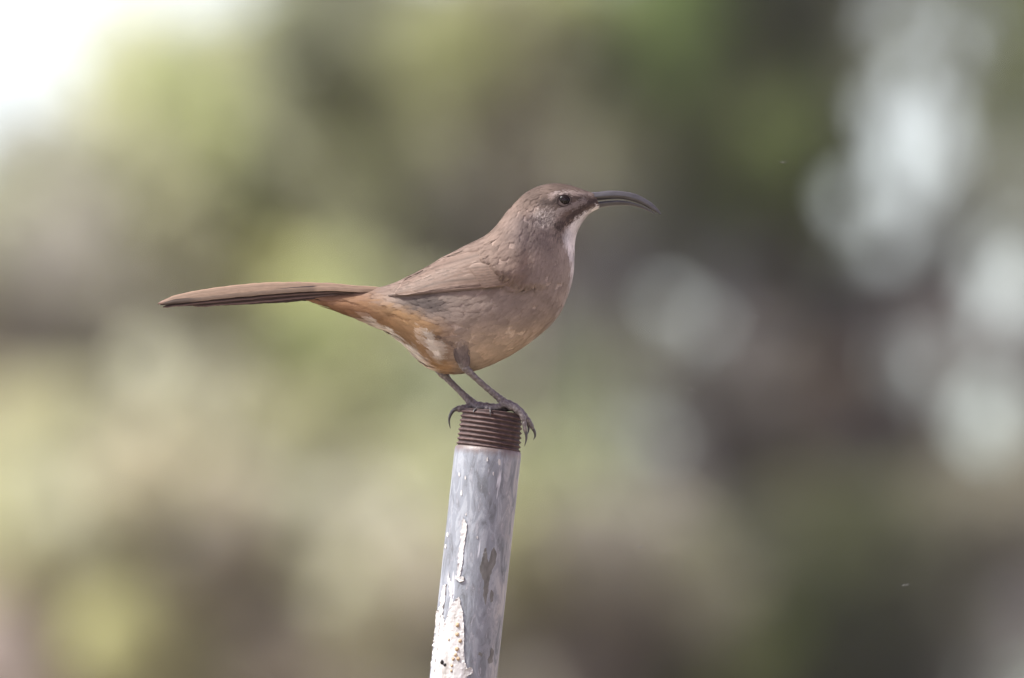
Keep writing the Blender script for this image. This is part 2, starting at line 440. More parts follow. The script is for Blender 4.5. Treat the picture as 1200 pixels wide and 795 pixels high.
for (r, z) in [(30.5 * S, HP), (30 * S, HP - 1 * S), (30 * S, HP - 43.9 * S)]:
    for k in range(seg):
        a = 2 * math.pi * k / seg; V.append((r * math.cos(a), r * math.sin(a), z)); TC.append(.6)
last = (rows - 1) * seg
for (A, B) in ((last, o), (o, o + seg), (o + seg, o + 2 * seg)):
    for k in range(seg):
        k2 = (k + 1) % seg; F.append((A + k, A + k2, B + k2, B + k))
mesh_obj('thread', V, F, M_thread, pipe, np.array(TC)[:, None] * np.ones((1, 3)))

# peeling paint: curled flakes on the wall
M_paint, nt, b = material('peeling_paint')
n = tex_noise(nt, 160, 5, .6, objcoord(nt, (1, 1, .3))); n2 = tex_noise(nt, 420, 4, .6, objcoord(nt))
c = ramp(nt, n, [(.3, (.26, .24, .21)), (.45, (.45, .435, .41)), (.66, (.56, .55, .53))])
c = mix(nt, ramp(nt, n2, [(.62, (0, 0, 0)), (.74, (1, 1, 1))]), c, (.33, .28, .22))
nt.links.new(c, b.inputs['Base Color']); b.inputs['Roughness'].default_value = .6; bump(nt, b, n, .6, .0012)
M_bare, nt, b = material('bare_primer')
n = tex_noise(nt, 300, 5, .6, objcoord(nt, (1, 1, .4)))
nt.links.new(ramp(nt, n, [(.3, (.1, .098, .085)), (.7, (.2, .195, .175))]), b.inputs['Base Color']); b.inputs['Roughness'].default_value = .7; bump(nt, b, n, .5, .0008)
M_dirt, nt, b = material('mud_crumb')
n = tex_noise(nt, 700, 4, .6, objcoord(nt))
nt.links.new(ramp(nt, n, [(.3, (.25, .15, .07)), (.6, (.5, .38, .24)), (.75, (.6, .5, .36))]), b.inputs['Base Color']); b.inputs['Roughness'].default_value = .85
M_hole, nt, b = material('dark_pit'); b.inputs['Base Color'].default_value = (.012, .011, .01, 1); b.inputs['Roughness'].default_value = .9

def to_pipe(x, y):           # measure grid -> (across, height) on the pipe
    q = Vector((0, 0, PERCH_Z)) + P(x, y) - base_pt
    across = q.x * math.cos(TILT) - q.z * math.sin(TILT)
    h = q.x * math.sin(TILT) + q.z * math.cos(TILT)
    return across, h
def flake(name, outline, mat, lift=.6, curl=1.2, relief=.5, seed=0):
    pts2 = []
    n = len(outline)
    for i in range(n):
        a = np.array(to_pipe(*outline[i])); b2 = np.array(to_pipe(*outline[(i + 1) % n]))
        L = np.linalg.norm(b2 - a); m = max(1, int(L / (2.2 * S)))
        for j in range(m):
            p = a + (b2 - a) * j / m
            nn = Vector((p[0] * 700, p[1] * 700, seed))
            pts2.append(p + np.array([noise.noise(nn), noise.noise(nn + Vector((7, 3, 1))) * 1.5]) * 1.2 * S * (0 if j == 0 else 1))
    nb = len(pts2)
    xs = [p[0] for p in pts2]; ys = [p[1] for p in pts2]
    inner = []
    st = 2.6 * S
    yy = min(ys)
    while yy < max(ys):
        xx = min(xs)
        while xx < max(xs):
            inner.append((xx + random.uniform(-.5, .5) * S, yy + random.uniform(-.5, .5) * S)); xx += st
        yy += st
    allp = [Vector(p) for p in pts2] + [Vector(p) for p in inner]
    vs, es, fs, *_ = delaunay_2d_cdt(allp, [], [list(range(nb))], 1, 1e-7)
    bnd = np.array(pts2)
    top, bot = [], []
    for p in vs:
        dist = np.min(np.hypot(bnd[:, 0] - p[0], bnd[:, 1] - p[1])) / S
        edge = math.exp(-dist / 1.6)
        nz = noise.noise(Vector((p[0] * 900, p[1] * 350, seed + 3)))
        off = (lift + curl * edge * max(0, nz + .35) + relief * noise.noise(Vector((p[0] * 1500, p[1] * 500, seed)))) * S
        an = max(-1.45, min(1.45, p[0] / R0)) if abs(p[0]) > R0 else math.asin(p[0] / R0)
        for lst, rr in ((top, R0 + max(off, .15 * S)), (bot, R0 - .3 * S)):
            lst.append((rr * math.sin(an), -rr * math.cos(an), p[1]))
    m = len(top)
    F = [tuple(f) for f in fs]
    from collections import Counter
    cnt = Counter()
    for f in F:
        for i in range(len(f)): cnt[(f[i], f[(i + 1) % len(f)])] += 1
    F2 = list(F)
    for (a, b3) in list(cnt):
        if (b3, a) not in cnt: F2.append((b3, a, a + m, b3 + m))
    ob = mesh_obj(name, top + bot, F2, mat, pipe, smooth=False)
    bm = bmesh.new(); bm.from_mesh(ob.data); bmesh.ops.recalc_face_normals(bm, faces=bm.faces); bm.to_mesh(ob.data); bm.free()
    return ob
Z3 = 707 / 120
def z3(l): return [(490 + x / Z3, 660 + y / Z3) for x, y in l]
big = z3([(285, 240), (225, 300), (205, 370), (190, 420), (172, 360), (200, 150), (178, 165), (160, 240), (150, 330), (118, 350), (108, 520), (78, 740), (52, 765), (50, 800), (40, 1000), (330, 1000), (345, 850), (335, 790), (378, 765), (372, 730), (340, 735), (322, 690), (316, 600), (318, 460), (312, 345), (298, 300)])
flake('paint_flake', big, M_paint, .6, 1.7, .5, 1)
flake('paint_flake', z3([(212, 60), (225, 130), (238, 160), (238, 250), (226, 240), (206, 130)]), M_paint, .4, .8, .3, 2)
Z5 = 596 / 105
def z5(l): return [(520 + x / Z5, 520 + y / Z5) for x, y in l]
flake('paint_flake', z5([(130, 495), (158, 545), (150, 620), (136, 700), (128, 800), (112, 880), (92, 900), (96, 790), (108, 690), (118, 610), (122, 560)]), M_paint, .5, 1.2, .4, 3)
flake('paint_flake', z3([(262, 95), (320, 105), (318, 130), (290, 140), (262, 115)]), M_paint, 1.2, 1.6, .5, 4)
for i, (x, y, r) in enumerate([(105, 215, 8), (120, 335, 9), (28, 610, 10), (224, 632, 7), (370, 130, 12), (145, 235, 7), (330, 210, 8), (150, 480, 6), (15, 690, 9), (290, 115, 9)]):
    ol = [(x + r * math.cos(t) * random.uniform(.5, .9), y + r * math.sin(t) * random.uniform(1.2, 2.4)) for t in np.linspace(0, 2 * math.pi, 7)[:-1]]
    flake('paint_flake', z5(ol), M_paint, .3, .5, .2, 10 + i)
flake('bare_patch', z5([(272, 705), (284, 700), (290, 770), (300, 800), (318, 720), (335, 695), (352, 740), (345, 800), (320, 850), (300, 930), (290, 1010), (278, 1080), (262, 1020), (268, 930), (240, 840), (255, 770)]), M_bare, .25, .3, .25, 5)
flake('bare_patch', z3([(505, 190), (520, 210), (515, 270), (500, 280), (496, 230)]), M_bare, .25, .3, .2, 6)
flake('bare_patch', z3([(505, 590), (522, 610), (512, 690), (488, 700), (480, 670), (498, 640)]), M_bare, .25, .3, .2, 7)
flake('bare_patch', z3([(420, 620), (445, 640), (440, 655), (415, 640)]), M_bare, .2, .2, .2, 8)
def crumb(x, y, r, mat, name):
    ac, h = to_pipe(*z3([(x, y)])[0]); an = math.asin(max(-.98, min(.98, ac / R0)))
    bm = bmesh.new(); bmesh.ops.create_icosphere(bm, subdivisions=3, radius=1)
    for vv in bm.verts:
        d = 1 + .35 * noise.noise(vv.co * 1.7 + Vector((x, y, 0))) + .2 * noise.noise(vv.co * 4 + Vector((y, x, 0)))
        vv.co = Vector((vv.co.x * d, vv.co.y * d * .6, vv.co.z * d)) * r * .72 / Z3 * S
    me = bpy.data.meshes.new(name); bm.to_mesh(me); bm.free(); me.materials.append(mat)
    for p in me.polygons: p.use_smooth = True
    ob = bpy.data.objects.new(name, me); COL.objects.link(ob); ob.parent = pipe
    rr = R0 + .9 * S
    ob.location = (rr * math.sin(an), -rr * math.cos(an), h); ob.rotation_euler = (0, 0, an)
for (x, y, r) in [(275, 435, 20), (272, 500, 18), (292, 545, 17), (270, 600, 20), (262, 640, 16), (278, 668, 18), (245, 668, 15), (235, 715, 13), (232, 750, 11), (215, 535, 10)]:
    crumb(x, y, r, M_dirt, 'mud_crumb')
crumb(170, 690, 20, M_hole, 'dark_pit'); crumb(188, 708, 14, M_hole, 'dark_pit')

# ------------------------------------------------------------------ the bird
bird = bpy.data.objects.new('perched_bird', None); COL.objects.link(bird); bird.location = (0, 0, PERCH_Z)
bird['label'] = 'brown long-tailed bird with long downcurved bill perched on the pipe'; bird['category'] = 'bird'

RINGS = [  # back point, belly point, half width
 (392, 347, 371, 355, 6), (425, 341, 404, 368, 14), (452, 336, 438, 381, 24), (472, 328, 460, 392, 33), (492, 318, 478, 408, 41),
 (512, 307, 494, 424, 48), (530, 297, 512, 435, 53), (547, 288, 537, 438, 56), (562, 281, 566, 431, 57), (573, 274, 600, 415, 57),
 (582, 265, 631, 393, 54), (588, 257, 653, 371, 50), (594, 249, 665, 346, 45), (600, 242, 671, 323, 40), (606, 236, 672.5, 302, 36),
 (613, 229, 673, 287, 33), (622, 223, 675, 275, 31), (634, 218, 679, 266, 29.5), (648, 215.5, 684, 258, 27.5), (663, 216.5, 689, 251.5, 23.5),
 (677, 220.5, 694, 247.5, 18), (688, 224.5, 699, 245, 12.5), (697, 227, 703, 243, 8)]
NS, NT = 241, 96
R = cat_rom(RINGS, NS)
th = np.linspace(0, 2 * np.pi, NT + 1)[:-1]
ex = 2 / 2.15
ct = np.sign(np.cos(th)) * np.abs(np.cos(th)) ** ex; st = np.sign(np.sin(th)) * np.abs(np.sin(th)) ** ex
GP = np.zeros((NS, NT, 3))       # measure grid: x right, y down, o depth
for i in range(NS):
    tx, ty, bx, by, hw = R[i]
    GP[i, :, 0] = (tx + bx) / 2 + ct * (tx - bx) / 2
    GP[i, :, 1] = (ty + by) / 2 + ct * (ty - by) / 2
    GP[i, :, 2] = -st * hw
def toW(G):
    return np.stack([(G[..., 0] - 575) * S, G[..., 2] * S, (478 - G[..., 1]) * S], -1)

# colours of the plumage, by place on the bird
def seg_dist(x, y, a, b2):
    ax, ay = a; bx, by = b2
    t = np.clip(((x - ax) * (bx - ax) + (y - ay) * (by - ay)) / ((bx - ax) ** 2 + (by - ay) ** 2), 0, 1)
    return np.hypot(x - (ax + t * (bx - ax)), y - (ay + t * (by - ay))), t
def lerp(c, col, m): return c + (np.asarray(col)[None] - c) * m[:, None]
def front_x(y):
    ys = np.array([243, 250, 258, 268, 277, 285, 297, 311, 327, 345, 354, 372, 388, 402])
    xs = np.array([703, 691, 685, 680, 677, 674.5, 674, 674.4, 672.7, 669.7, 665.7, 655.5, 640, 624])
    return np.interp(y, ys, xs)
def vent_edge(x, y):
    edge = y - np.interp(x, [370, 385, 404, 417, 440, 459, 481, 497, 512], [354, 361, 368, 374, 382, 392, 411, 427, 438])
    return sstep(-10, -2, edge) * (x < 516) * sstep(425, 455, x)
def plume_col(x, y, r1, r2):
    x = x + (r1 - .5) * 5; y = y + (r2 - .5) * 5
    wv = 1 - sstep(540, 590, x)
    y = y + wv * 2.0 * np.sin(x * .23 + 2.1 * np.sin(y * .19)) ; x = x + wv * 2.0 * np.sin(y * .27 + 1.7 * np.sin(x * .16))
    c = np.tile(np.array([.275, .208, .172]), (len(x), 1))
    # breast and flank
    low = sstep(338, 352, y + np.clip((x - 560) * .10, 0, 40) * 1.0)
    frontm = sstep(612, 640, x) * sstep(262, 285, y)
    c = lerp(c, [.345, .283, .243], np.maximum(low, frontm))
    c = lerp(c, [.43, .365, .322], sstep(640, 668, x) * sstep(280, 300, y))
    # belly buff
    bel = sstep(362, 410, y) * sstep(520, 565, x)
    c = lerp(c, [.53, .425, .318], bel)
    # hind flank, grey, darkened further to paint the shadow under the wing edge
    g = np.exp(-(((x - 502) / 29) ** 2 + ((y - 358) / 14) ** 2) ** 1.5)
    c = lerp(c, [.105, .088, .083], g * .93)
    # rump + undertail coverts + vent, rusty
    vd = y - np.interp(x, [370, 450, 480, 510, 530, 560], [346, 352, 366, 376, 384, 420])
    v = sstep(-8, 12, vd) * (1 - sstep(508, 545, x))
    c = lerp(c, [.37, .243, .135], v)
    c = lerp(c, [.45, .29, .15], v * np.exp(-((x - 478) / 22) ** 2 - ((y - 372) / 12) ** 2) * .8)
    c = lerp(c, [.31, .175, .10], (1 - sstep(420, 470, x)) * sstep(338, 346, y) * .8)
    edge = y - np.interp(x, [370, 385, 404, 417, 440, 459, 481, 497, 512], [354, 361, 368, 374, 382, 392, 411, 427, 438])
    c = lerp(c, [.88, .85, .79], sstep(-8, -3, edge) * (x < 516) * sstep(418, 450, x))  # pale vent fluff, whitened to paint its edge-lit fringe
    wp, t = seg_dist(x, y, (501, 394), (515, 416))
    c = lerp(c, [.68, .63, .56], (1 - sstep(3 + 3 * t, 7 + 4 * t, wp)))
    dn, t = seg_dist(x, y, (515, 396), (531, 408))
    c = lerp(c, [.12, .09, .08], (1 - sstep(1.5, 4, dn)) * .75)
    c = lerp(c, [.50, .32, .16], np.exp(-(((x - 520) / 14) ** 2 + ((y - 432) / 7) ** 2)) * .9)
    # nape / crown
    cr = sstep(600, 615, x) * (1 - sstep(236, 256, y + (640 - x) * .25))
    c = lerp(c, [.168, .125, .104], cr)
    c = lerp(c, [.225, .18, .163], sstep(585, 615, x) * sstep(248, 262, y) * (1 - sstep(285, 305, y)) * (1 - sstep(640, 655, x)))
    # ear coverts
    e = np.exp(-(((x - 641) / 17) ** 2 + ((y - 255) / 13) ** 2) ** 2)
    stre = sstep(.4, .7, np.sin((y * .95 + x * .3) * 1.5 + r1 * 1.6) * .5 + .5)
    c = lerp(c, [.50, .44, .41], e * stre * .95)
    c = lerp(c, [.12, .1, .092], e * (1 - stre) * .8)
    e2 = np.exp(-(((x - 654) / 14) ** 2 + ((y - 280) / 8) ** 2) ** 2)
    c = lerp(c, [.14, .118, .11], e2 * sstep(.5, .8, r2) * .9)
    # pale brow
    d1, t = seg_dist(x, y, (694, 228.5), (661, 226.5)); d2, t2 = seg_dist(x, y, (661, 226.5), (646, 231))
    c = lerp(c, [.38, .31, .285], (1 - sstep(1.1, 3.2, np.minimum(d1, d2))) * .75)
    d1, t = seg_dist(x, y, (650, 227.6), (669, 228)); c = lerp(c, [.44, .37, .345], (1 - sstep(1.0, 3.0, d1)) * .9)
    # dark line through the eye
    d1, t = seg_dist(x, y, (669, 233.5), (686, 233.5)); c = lerp(c, [.095, .07, .063], (1 - sstep(1.2, 2.8, d1)) * .9)
    d1, t = seg_dist(x, y, (654, 236.5), (632, 239)); c = lerp(c, [.10, .078, .07], (1 - sstep(1.8, 4, d1)) * .85)
    de = np.hypot((x - 661) / 1.35, y - 236.3); c = lerp(c, [.09, .07, .063], (1 - sstep(6.5, 9.5, de)) * .85)
    # moustache
    d1, t = seg_dist(x, y, (694, 237), (655, 266)); wd = .9 + 3.3 * t
    c = lerp(c, [.1, .077, .07], (1 - sstep(wd, wd + 2.2, d1 + 2.2 * (r1 - .5))) * (.98 - .35 * (r2 > .75)))
    d1, t = seg_dist(x, y, (700, 235), (690, 240)); c = lerp(c, [.1, .08, .075], 1 - sstep(1, 3, d1))
    d1, t = seg_dist(x, y, (685, 237.3), (655, 249)); c = lerp(c, [.36, .31, .285], (1 - sstep(2.0, 4.2, d1 + 1.6 * (r1 - .5))) * .9)
    # throat, then a thin pale strip painting rim light down the breast edge
    fx = front_x(y) - x
    wthr = np.interp(y, [243, 252, 262, 275, 290, 310, 345, 400], [5, 10, 15, 17, 12, 6, 4, 4])
    tm = (1 - sstep(wthr * .7, wthr * 1.25, fx + 2 * (r2 - .5))) * (1 - sstep(292, 372, y) * .75)
    # the moustache keeps its dark edge
    md, t = seg_dist(x, y, (694, 237), (655, 266))
    c = lerp(c, [.86, .84, .84], tm * sstep(2 + 3 * t, 4.5 + 4 * t, md) * (y > 240))
    d1, t = seg_dist(x, y, (692, 247), (676, 272)); c = lerp(c, [.36, .32, .30], (1 - sstep(.6, 2, d1)) * .6)
    return c * np.array([1.02, 1.0, .955])[None]

def bump_e(x, y, cx, cy, rb, rd, h):       # rounded puff of feathers: crisp towards the tail and below, soft towards head and back
    dx, dy = x - cx, y - cy
    rho = np.sqrt((dx / np.where(dx < 0, rb, 70)) ** 2 + (dy / np.where(dy > 0, rd, 70)) ** 2)
    return (1 - sstep(.88, 1.0, rho)) * (1 - sstep(cx + 8, cx + 48, x)) * h
def shoulder(x, y):     # scapulars, median coverts and shoulder puff lying over the folded wing
    a = bump_e(x, y, 593, 310, 19, 20, 10)
    a2 = bump_e(x, y, 608, 327, 16, 13, 6.0)
    a3 = bump_e(x, y, 582, 303, 22, 15, 8.8)
    dl = y - np.interp(x, [455, 475, 505, 535, 560, 585], [334, 326, 312, 304, 301, 299])
    b_ = (1 - sstep(-7, 1, dl)) * sstep(500, 535, x) * (1 - sstep(590, 625, x)) * 8.0
    return np.maximum(np.maximum(a, b_), np.maximum(a2, a3))
def back_fade(o): return .12 + .88 * sstep(4, 30, np.abs(o))
GP0 = GP.copy()
GP[..., 2] += np.sign(GP[..., 2]) * shoulder(GP[..., 0], GP[..., 1]) * back_fade(GP[..., 2])
ct_flat = GP.reshape(-1, 3)
bodycol = plume_col(ct_flat[:, 0], ct_flat[:, 1], np.full(len(ct_flat), .5), np.full(len(ct_flat), .5)) * .85
BV = toW(GP).reshape(-1, 3)
I = np.arange(NS * NT).reshape(NS, NT)
BF = np.stack([I[:-1, :], I[1:, :], np.roll(I, -1, 1)[1:, :], np.roll(I, -1, 1)[:-1, :]], -1).reshape(-1, 4)
# caps
BVl = list(BV) + [BV[:NT].mean(0), BV[-NT:].mean(0)]
BFl = [tuple(q) for q in BF] + [(k, (k + 1) % NT, NS * NT) for k in range(NT)] + [((NS - 1) * NT + (k + 1) % NT, (NS - 1) * NT + k, NS * NT + 1) for k in range(NT)]
body = mesh_obj('body', BVl, BFl, M_body, bird, np.vstack([bodycol, bodycol[:1], bodycol[-1:]]))
bm = bmesh.new(); bm.from_mesh(body.data); bmesh.ops.recalc_face_normals(bm, faces=bm.faces); bm.to_mesh(body.data); bm.free()
BV0 = toW(GP0).reshape(-1, 3)
bvh = BVHTree.FromPolygons([Vector(v) for v in list(BV0) + [BV0[:NT].mean(0), BV0[-NT:].mean(0)]], BFl)
def side_o(x, y):      # depth of the near flank at a place of the measure grid (negative), or None
    h = bvh.ray_cast(Vector(((x - 575) * S, -1, (478 - y) * S)), Vector((0, 1, 0)))
    return None if h[0] is None else h[0].y / S
def back_y(x): return float(np.interp(x, [395, 425, 452, 472, 492, 512, 530, 547, 562, 573, 582], [336, 336, 335, 328, 318, 307, 297, 288, 281, 274, 265]))

# ---- coat of contour feathers, each a fan of barbs lying on the skin
def grid_eval(G, s, t):
    ns, nt_ = G.shape[:2]
    s = np.clip(s, 0, ns - 1.001); t = np.mod(t, nt_)
    i = s.astype(int); j = t.astype(int) % nt_; u = (s - i)[:, None]; v = (t - np.floor(t))[:, None]; j2 = (j + 1) % nt_
    return (G[i, j] * (1 - u) + G[i + 1, j] * u) * (1 - v) + (G[i, j2] * (1 - u) + G[i + 1, j2] * u) * v
def grid_frames(G):
    ds = np.gradient(G, axis=0)
    dt = (np.roll(G, -1, 1) - np.roll(G, 1, 1)) / 2
    n = np.cross(ds, dt); n /= np.linalg.norm(n, axis=-1, keepdims=True) + 1e-9
    c = G.mean(1, keepdims=True)
    sg = np.sign(np.sum(n * (G - c), -1).mean()); n *= sg
    return ds, dt, n
WING = [(606, 292), (600, 336), (570, 342), (510, 345), (474, 347), (469, 342), (476, 328), (520, 301), (575, 280)]
def in_poly(x, y, poly):
    ins = np.zeros(len(x), bool); n = len(poly)
    for i in range(n):
        x1, y1 = poly[i]; x2, y2 = poly[(i + 1) % n]
        hit = ((y1 > y) != (y2 > y)) & (x < (x2 - x1) * (y - y1) / (y2 - y1 + 1e-12) + x1); ins ^= hit
    return ins
def soft(x, y):
    return .5 * (np.sin(x * .19 + 1.7 * np.sin(y * .13 + .4)) + np.sin(y * .23 + 1.9 * np.sin(x * .11 + 1.1)))
def coat(G, Lfun, gapk, nb, colfun, name, parent, width=1.0, skip=None, lift=.10, hbase=None, flow=-1.0, droop=0.0, liftfun=None):
    ds, dt, nn = grid_frames(G)
    area = np.linalg.norm(np.cross(ds, dt), axis=-1)
    cells = area[:-1].ravel(); 
    L_cell = Lfun(G[:-1].reshape(-1, 3))
    dens = cells / (gapk * L_cell) ** 2
    nf = int(dens.sum())
    pick = rng.choice(len(cells), nf, p=dens / dens.sum())
    i, j = np.divmod(pick, G.shape[1])
    s = i + rng.random(nf); t = j + rng.random(nf)
    p = grid_eval(G, s, t)
    if skip is not None:
        k = ~skip(p); s, t, p = s[k], t[k], p[k]; nf = len(s)
    L = Lfun(p) * rng.uniform(.8, 1.2, nf)
    fr1, fr2 = rng.random(nf), rng.random(nf); fvar = rng.uniform(.93, 1.07, (nf, 1)) * (1 + .13 * soft(p[:, 0], p[:, 1])[:, None])
    col = colfun(p, fr1, fr2)
    lsd = np.linalg.norm(grid_eval(ds, s, t), axis=1) + 1e-6; ltd = np.linalg.norm(grid_eval(dt, s, t), axis=1) + 1e-6
    ang0 = rng.normal(0, .12, nf) + droop
    rlift = rng.uniform(.5, 1.4, nf) * lift * (liftfun(p) if liftfun else 1) * np.where((rng.random(nf) < .03) & (p[:, 0] < 600), 1.8, 1)
    # barbs
    q = np.repeat(np.arange(nf), nb)
    u = np.tile(np.linspace(0, 1, nb // 2), 2)[None].repeat(nf, 0).ravel()[:nf * nb]
    sd = np.tile(np.repeat([-1, 1], nb // 2), nf)
    u = np.clip(u + rng.uniform(-.05, .05, len(q)), 0, 1)
    a = sd * (.75 - .6 * u) + ang0[q] + rng.normal(0, .06, len(q))
    bl = L[q] * (.42 + .1 * (1 - u)) * rng.uniform(.85, 1.15, len(q))
    hb = hbase(p)[q] if hbase is not None else None
    pts, nrm = [], []
    fr = (0, .5, 1.0)
    for f_ in fr:
        al = L[q] * .55 * u * np.cos(ang0[q]) + bl * f_ * np.cos(a * (1 - .35 * f_))
        ac = L[q] * .55 * u * np.sin(ang0[q]) + bl * f_ * np.sin(a * (1 - .35 * f_))
        ss = s[q] + flow * al / lsd[q]; tt = t[q] + ac / ltd[q]
        over = np.minimum(ss, 0)                         # barbs running past the last ring
        pp = grid_eval(G, ss, tt); n3 = grid_eval(nn, ss, tt)
        if flow < 0: pp = pp - (grid_eval(ds, np.zeros_like(ss), tt)) * (-over)[:, None]
        run = (al / (L[q] + 1e-6))
        h = .35 + L[q] * rlift[q] * run + rng.uniform(0, .25, len(q))
        if hb is not None: h = h + np.clip(hb - hbase(pp) - .6, 0, 9) * .6      # tips overhang the edge of a puff
        pts.append(pp + n3 * h[:, None]); nrm.append(n3)
    tang = pts[2] - pts[0]; tang /= np.linalg.norm(tang, axis=1, keepdims=True) + 1e-9
    sdv = np.cross(nrm[1], tang); sdv /= np.linalg.norm(sdv, axis=1, keepdims=True) + 1e-9
    wd = (width * L[q] / 14 * rng.uniform(.8, 1.2, len(q)))[:, None]
    Vv = np.stack([pts[0] - sdv * wd * .5, pts[0] + sdv * wd * .5, pts[1] - sdv * wd * .45, pts[1] + sdv * wd * .45, pts[2]], 1)
    # soft normals: mostly the skin's, a little to the side so feathers catch light
    sidev = sdv * (sd * .09 * (1 - u))[:, None] - tang * .05
    Nn = np.stack([nrm[0] + sidev, nrm[0] + sidev, nrm[1] + sidev, nrm[1] + sidev, nrm[2] + sidev], 1)
    Nn /= np.linalg.norm(Nn, axis=-1, keepdims=True)
    tipf = np.clip(.93 + .10 * u, 0, 1.05)[:, None]
    C = (col[q] * .4 + colfun(pts[1], .5 + .4 * (fr1[q] - .5), fr2[q]) * .6) * fvar[q] * tipf
    C = np.repeat(C[:, None], 5, 1) * np.array([.97, .97, 1.0, 1.0, 1.04])[None, :, None]
    nbt = len(q); o = (np.arange(nbt) * 5)[:, None]
    T = np.concatenate([o + [0, 1, 3], o + [0, 3, 2], o + [2, 3, 4]], 0)
    W = toW(Vv).reshape(-1, 3)
    NW = np.stack([Nn[..., 0], Nn[..., 2], -Nn[..., 1]], -1).reshape(-1, 3)
    # winding: face outwards
    e1 = W[T[:, 1]] - W[T[:, 0]]; e2 = W[T[:, 2]] - W[T[:, 0]]
    fl = np.sum(np.cross(e1, e2) * NW[T[:, 0]], 1) < 0
    T[fl] = T[fl][:, ::-1]
    ob = np_obj(name, W, T, M_coat, parent, C.reshape(-1, 3), True, NW)
    ob['kind'] = 'stuff'
    return ob
EYE = (660.6, 236.2)
def Lbody(p):
    x, y = p[..., 0], p[..., 1]
    L = np.interp(x, [370, 410, 450, 520, 580, 612, 640, 670, 705], [30, 24, 17, 15, 14, 11, 6.5, 4.6, 3.2])
    return np.where((y > 285) & (x > 560), np.maximum(L, np.interp(y, [285, 320], [7, 13])), L)
def skip_body(p):
    x, y = p[:, 0], p[:, 1]
    eye = np.hypot(x - EYE[0] - 1.5, y - EYE[1]) < 7.6
    sh = shoulder(x, y)
    by_ = np.interp(x, [395, 425, 452, 472, 492, 512, 530, 547, 562, 573, 582], [336, 336, 335, 328, 318, 307, 297, 288, 281, 274, 265])
    wing = in_poly(x, y, WING) & (sh < 2.0) & (y > by_ + 5)
    return eye | wing
coat(GP, Lbody, .31, 22, lambda p, a, b_: plume_col(p[:, 0], p[:, 1], a, b_), 'plumage', bird, 1.4, skip_body, .035,
     lambda p: shoulder(p[:, 0], p[:, 1]) * back_fade(p[:, 2]) * (np.abs(p[:, 2]) > 2),
     liftfun=lambda p: 1 + 2.6 * vent_edge(p[:, 0], p[:, 1]))

# ---- feathers as blades
def blade(name, parent, path, halfw, offs, c_in, c_edge, side, nu=26, nv=9, shape='round', yfun=None, camber=.8, mat=None):
    """path: measure-grid points root->tip; halfw: widths along; sits on the flank (side -1 near, +1 far)"""
    pc = cat_rom([np.array(p, float) for p in path], nu)
    tn = np.gradient(pc, axis=0); tn /= np.linalg.norm(tn, axis=1)[:, None]
    nrm = np.stack([-tn[:, 1], tn[:, 0]], 1)
    V, C = [], []
    seed = random.random() * 50
    for i in range(nu):
        u = i / (nu - 1)
        hw = float(np.interp(u, np.linspace(0, 1, len(halfw)), halfw))
        if shape == 'round': hw *= max(.04, (1 - max(0, (u - .82) / .18) ** 2.2)) ** .5
        for k in range(nv):
            v = -1 + 2 * k / (nv - 1)
            x, y = pc[i] + nrm[i] * hw * v
            y = max(y, back_y(x) + 1.5)
            o = yfun(x, y)
            o = o - (offs + camber * (1 - v * v)) * float(back_fade(o)) - .25 * noise.noise(Vector((x * .08, y * .3, seed)))
            V.append((x, y, o))
            sh = abs(v)
            e = sstep(.78, .96, np.array([sh]))[0]
            cc = np.array(c_in) * (1 - e) + np.array(c_edge) * e
            cc = cc * (1 - .16 * (1 - sh) * (v > -.2))
            if sh < .1: cc = cc * .72
            cc = cc * (1 + .10 * noise.noise(Vector((u * 9 + v * 3, v * 6, seed))) + .05 * noise.noise(Vector((u * 40 + abs(v) * 12, 3, seed))))
            C.append(cc)
    F = []
    for i in range(nu - 1):
        for k in range(nv - 1):
            a = i * nv + k; F.append((a, a + 1, a + nv + 1, a + nv))
    # underside for thickness
    m = len(V)
    V2 = [(x, y, o + .45) for (x, y, o) in V]
    F2 = [tuple(j + m for j in f[::-1]) for f in F]
    rim = [k for k in range(nv)] + [i * nv + nv - 1 for i in range(1, nu)] + [(nu - 1) * nv + k for k in range(nv - 2, -1, -1)] + [i * nv for i in range(nu - 2, 0, -1)]
    R_ = len(rim); V3 = [V[q] for q in rim] + [V2[q] for q in rim]; C3 = [C[q] for q in rim] * 2
    Fr = [(2 * m + i, 2 * m + (i + 1) % R_, 2 * m + R_ + (i + 1) % R_, 2 * m + R_ + i) for i in range(R_)]
    W = toW(np.array(V + V2 + V3)); W[:, 1] *= -side
    ob = mesh_obj(name, W, F + F2 + Fr, mat or M_quill, parent, np.array(C + [c * .8 for c in C] + C3))
    bm = bmesh.new(); bm.from_mesh(ob.data); bmesh.ops.recalc_face_normals(bm, faces=bm.faces); bm.to_mesh(ob.data); bm.free()
    return ob
_cache = {}
def flank(x, y):
    y2 = max(y, back_y(x) + 3)
    k = (round(x), round(y2))
    if k not in _cache:
        o = side_o(*k); _cache[k] = o if o is not None else -14.0
    return min(_cache[k], -5)
def flank_s(x, y):
    return (flank(x - 2, y) + flank(x + 2, y) + flank(x, y - 2) + flank(x, y + 2) + flank(x, y)) / 5

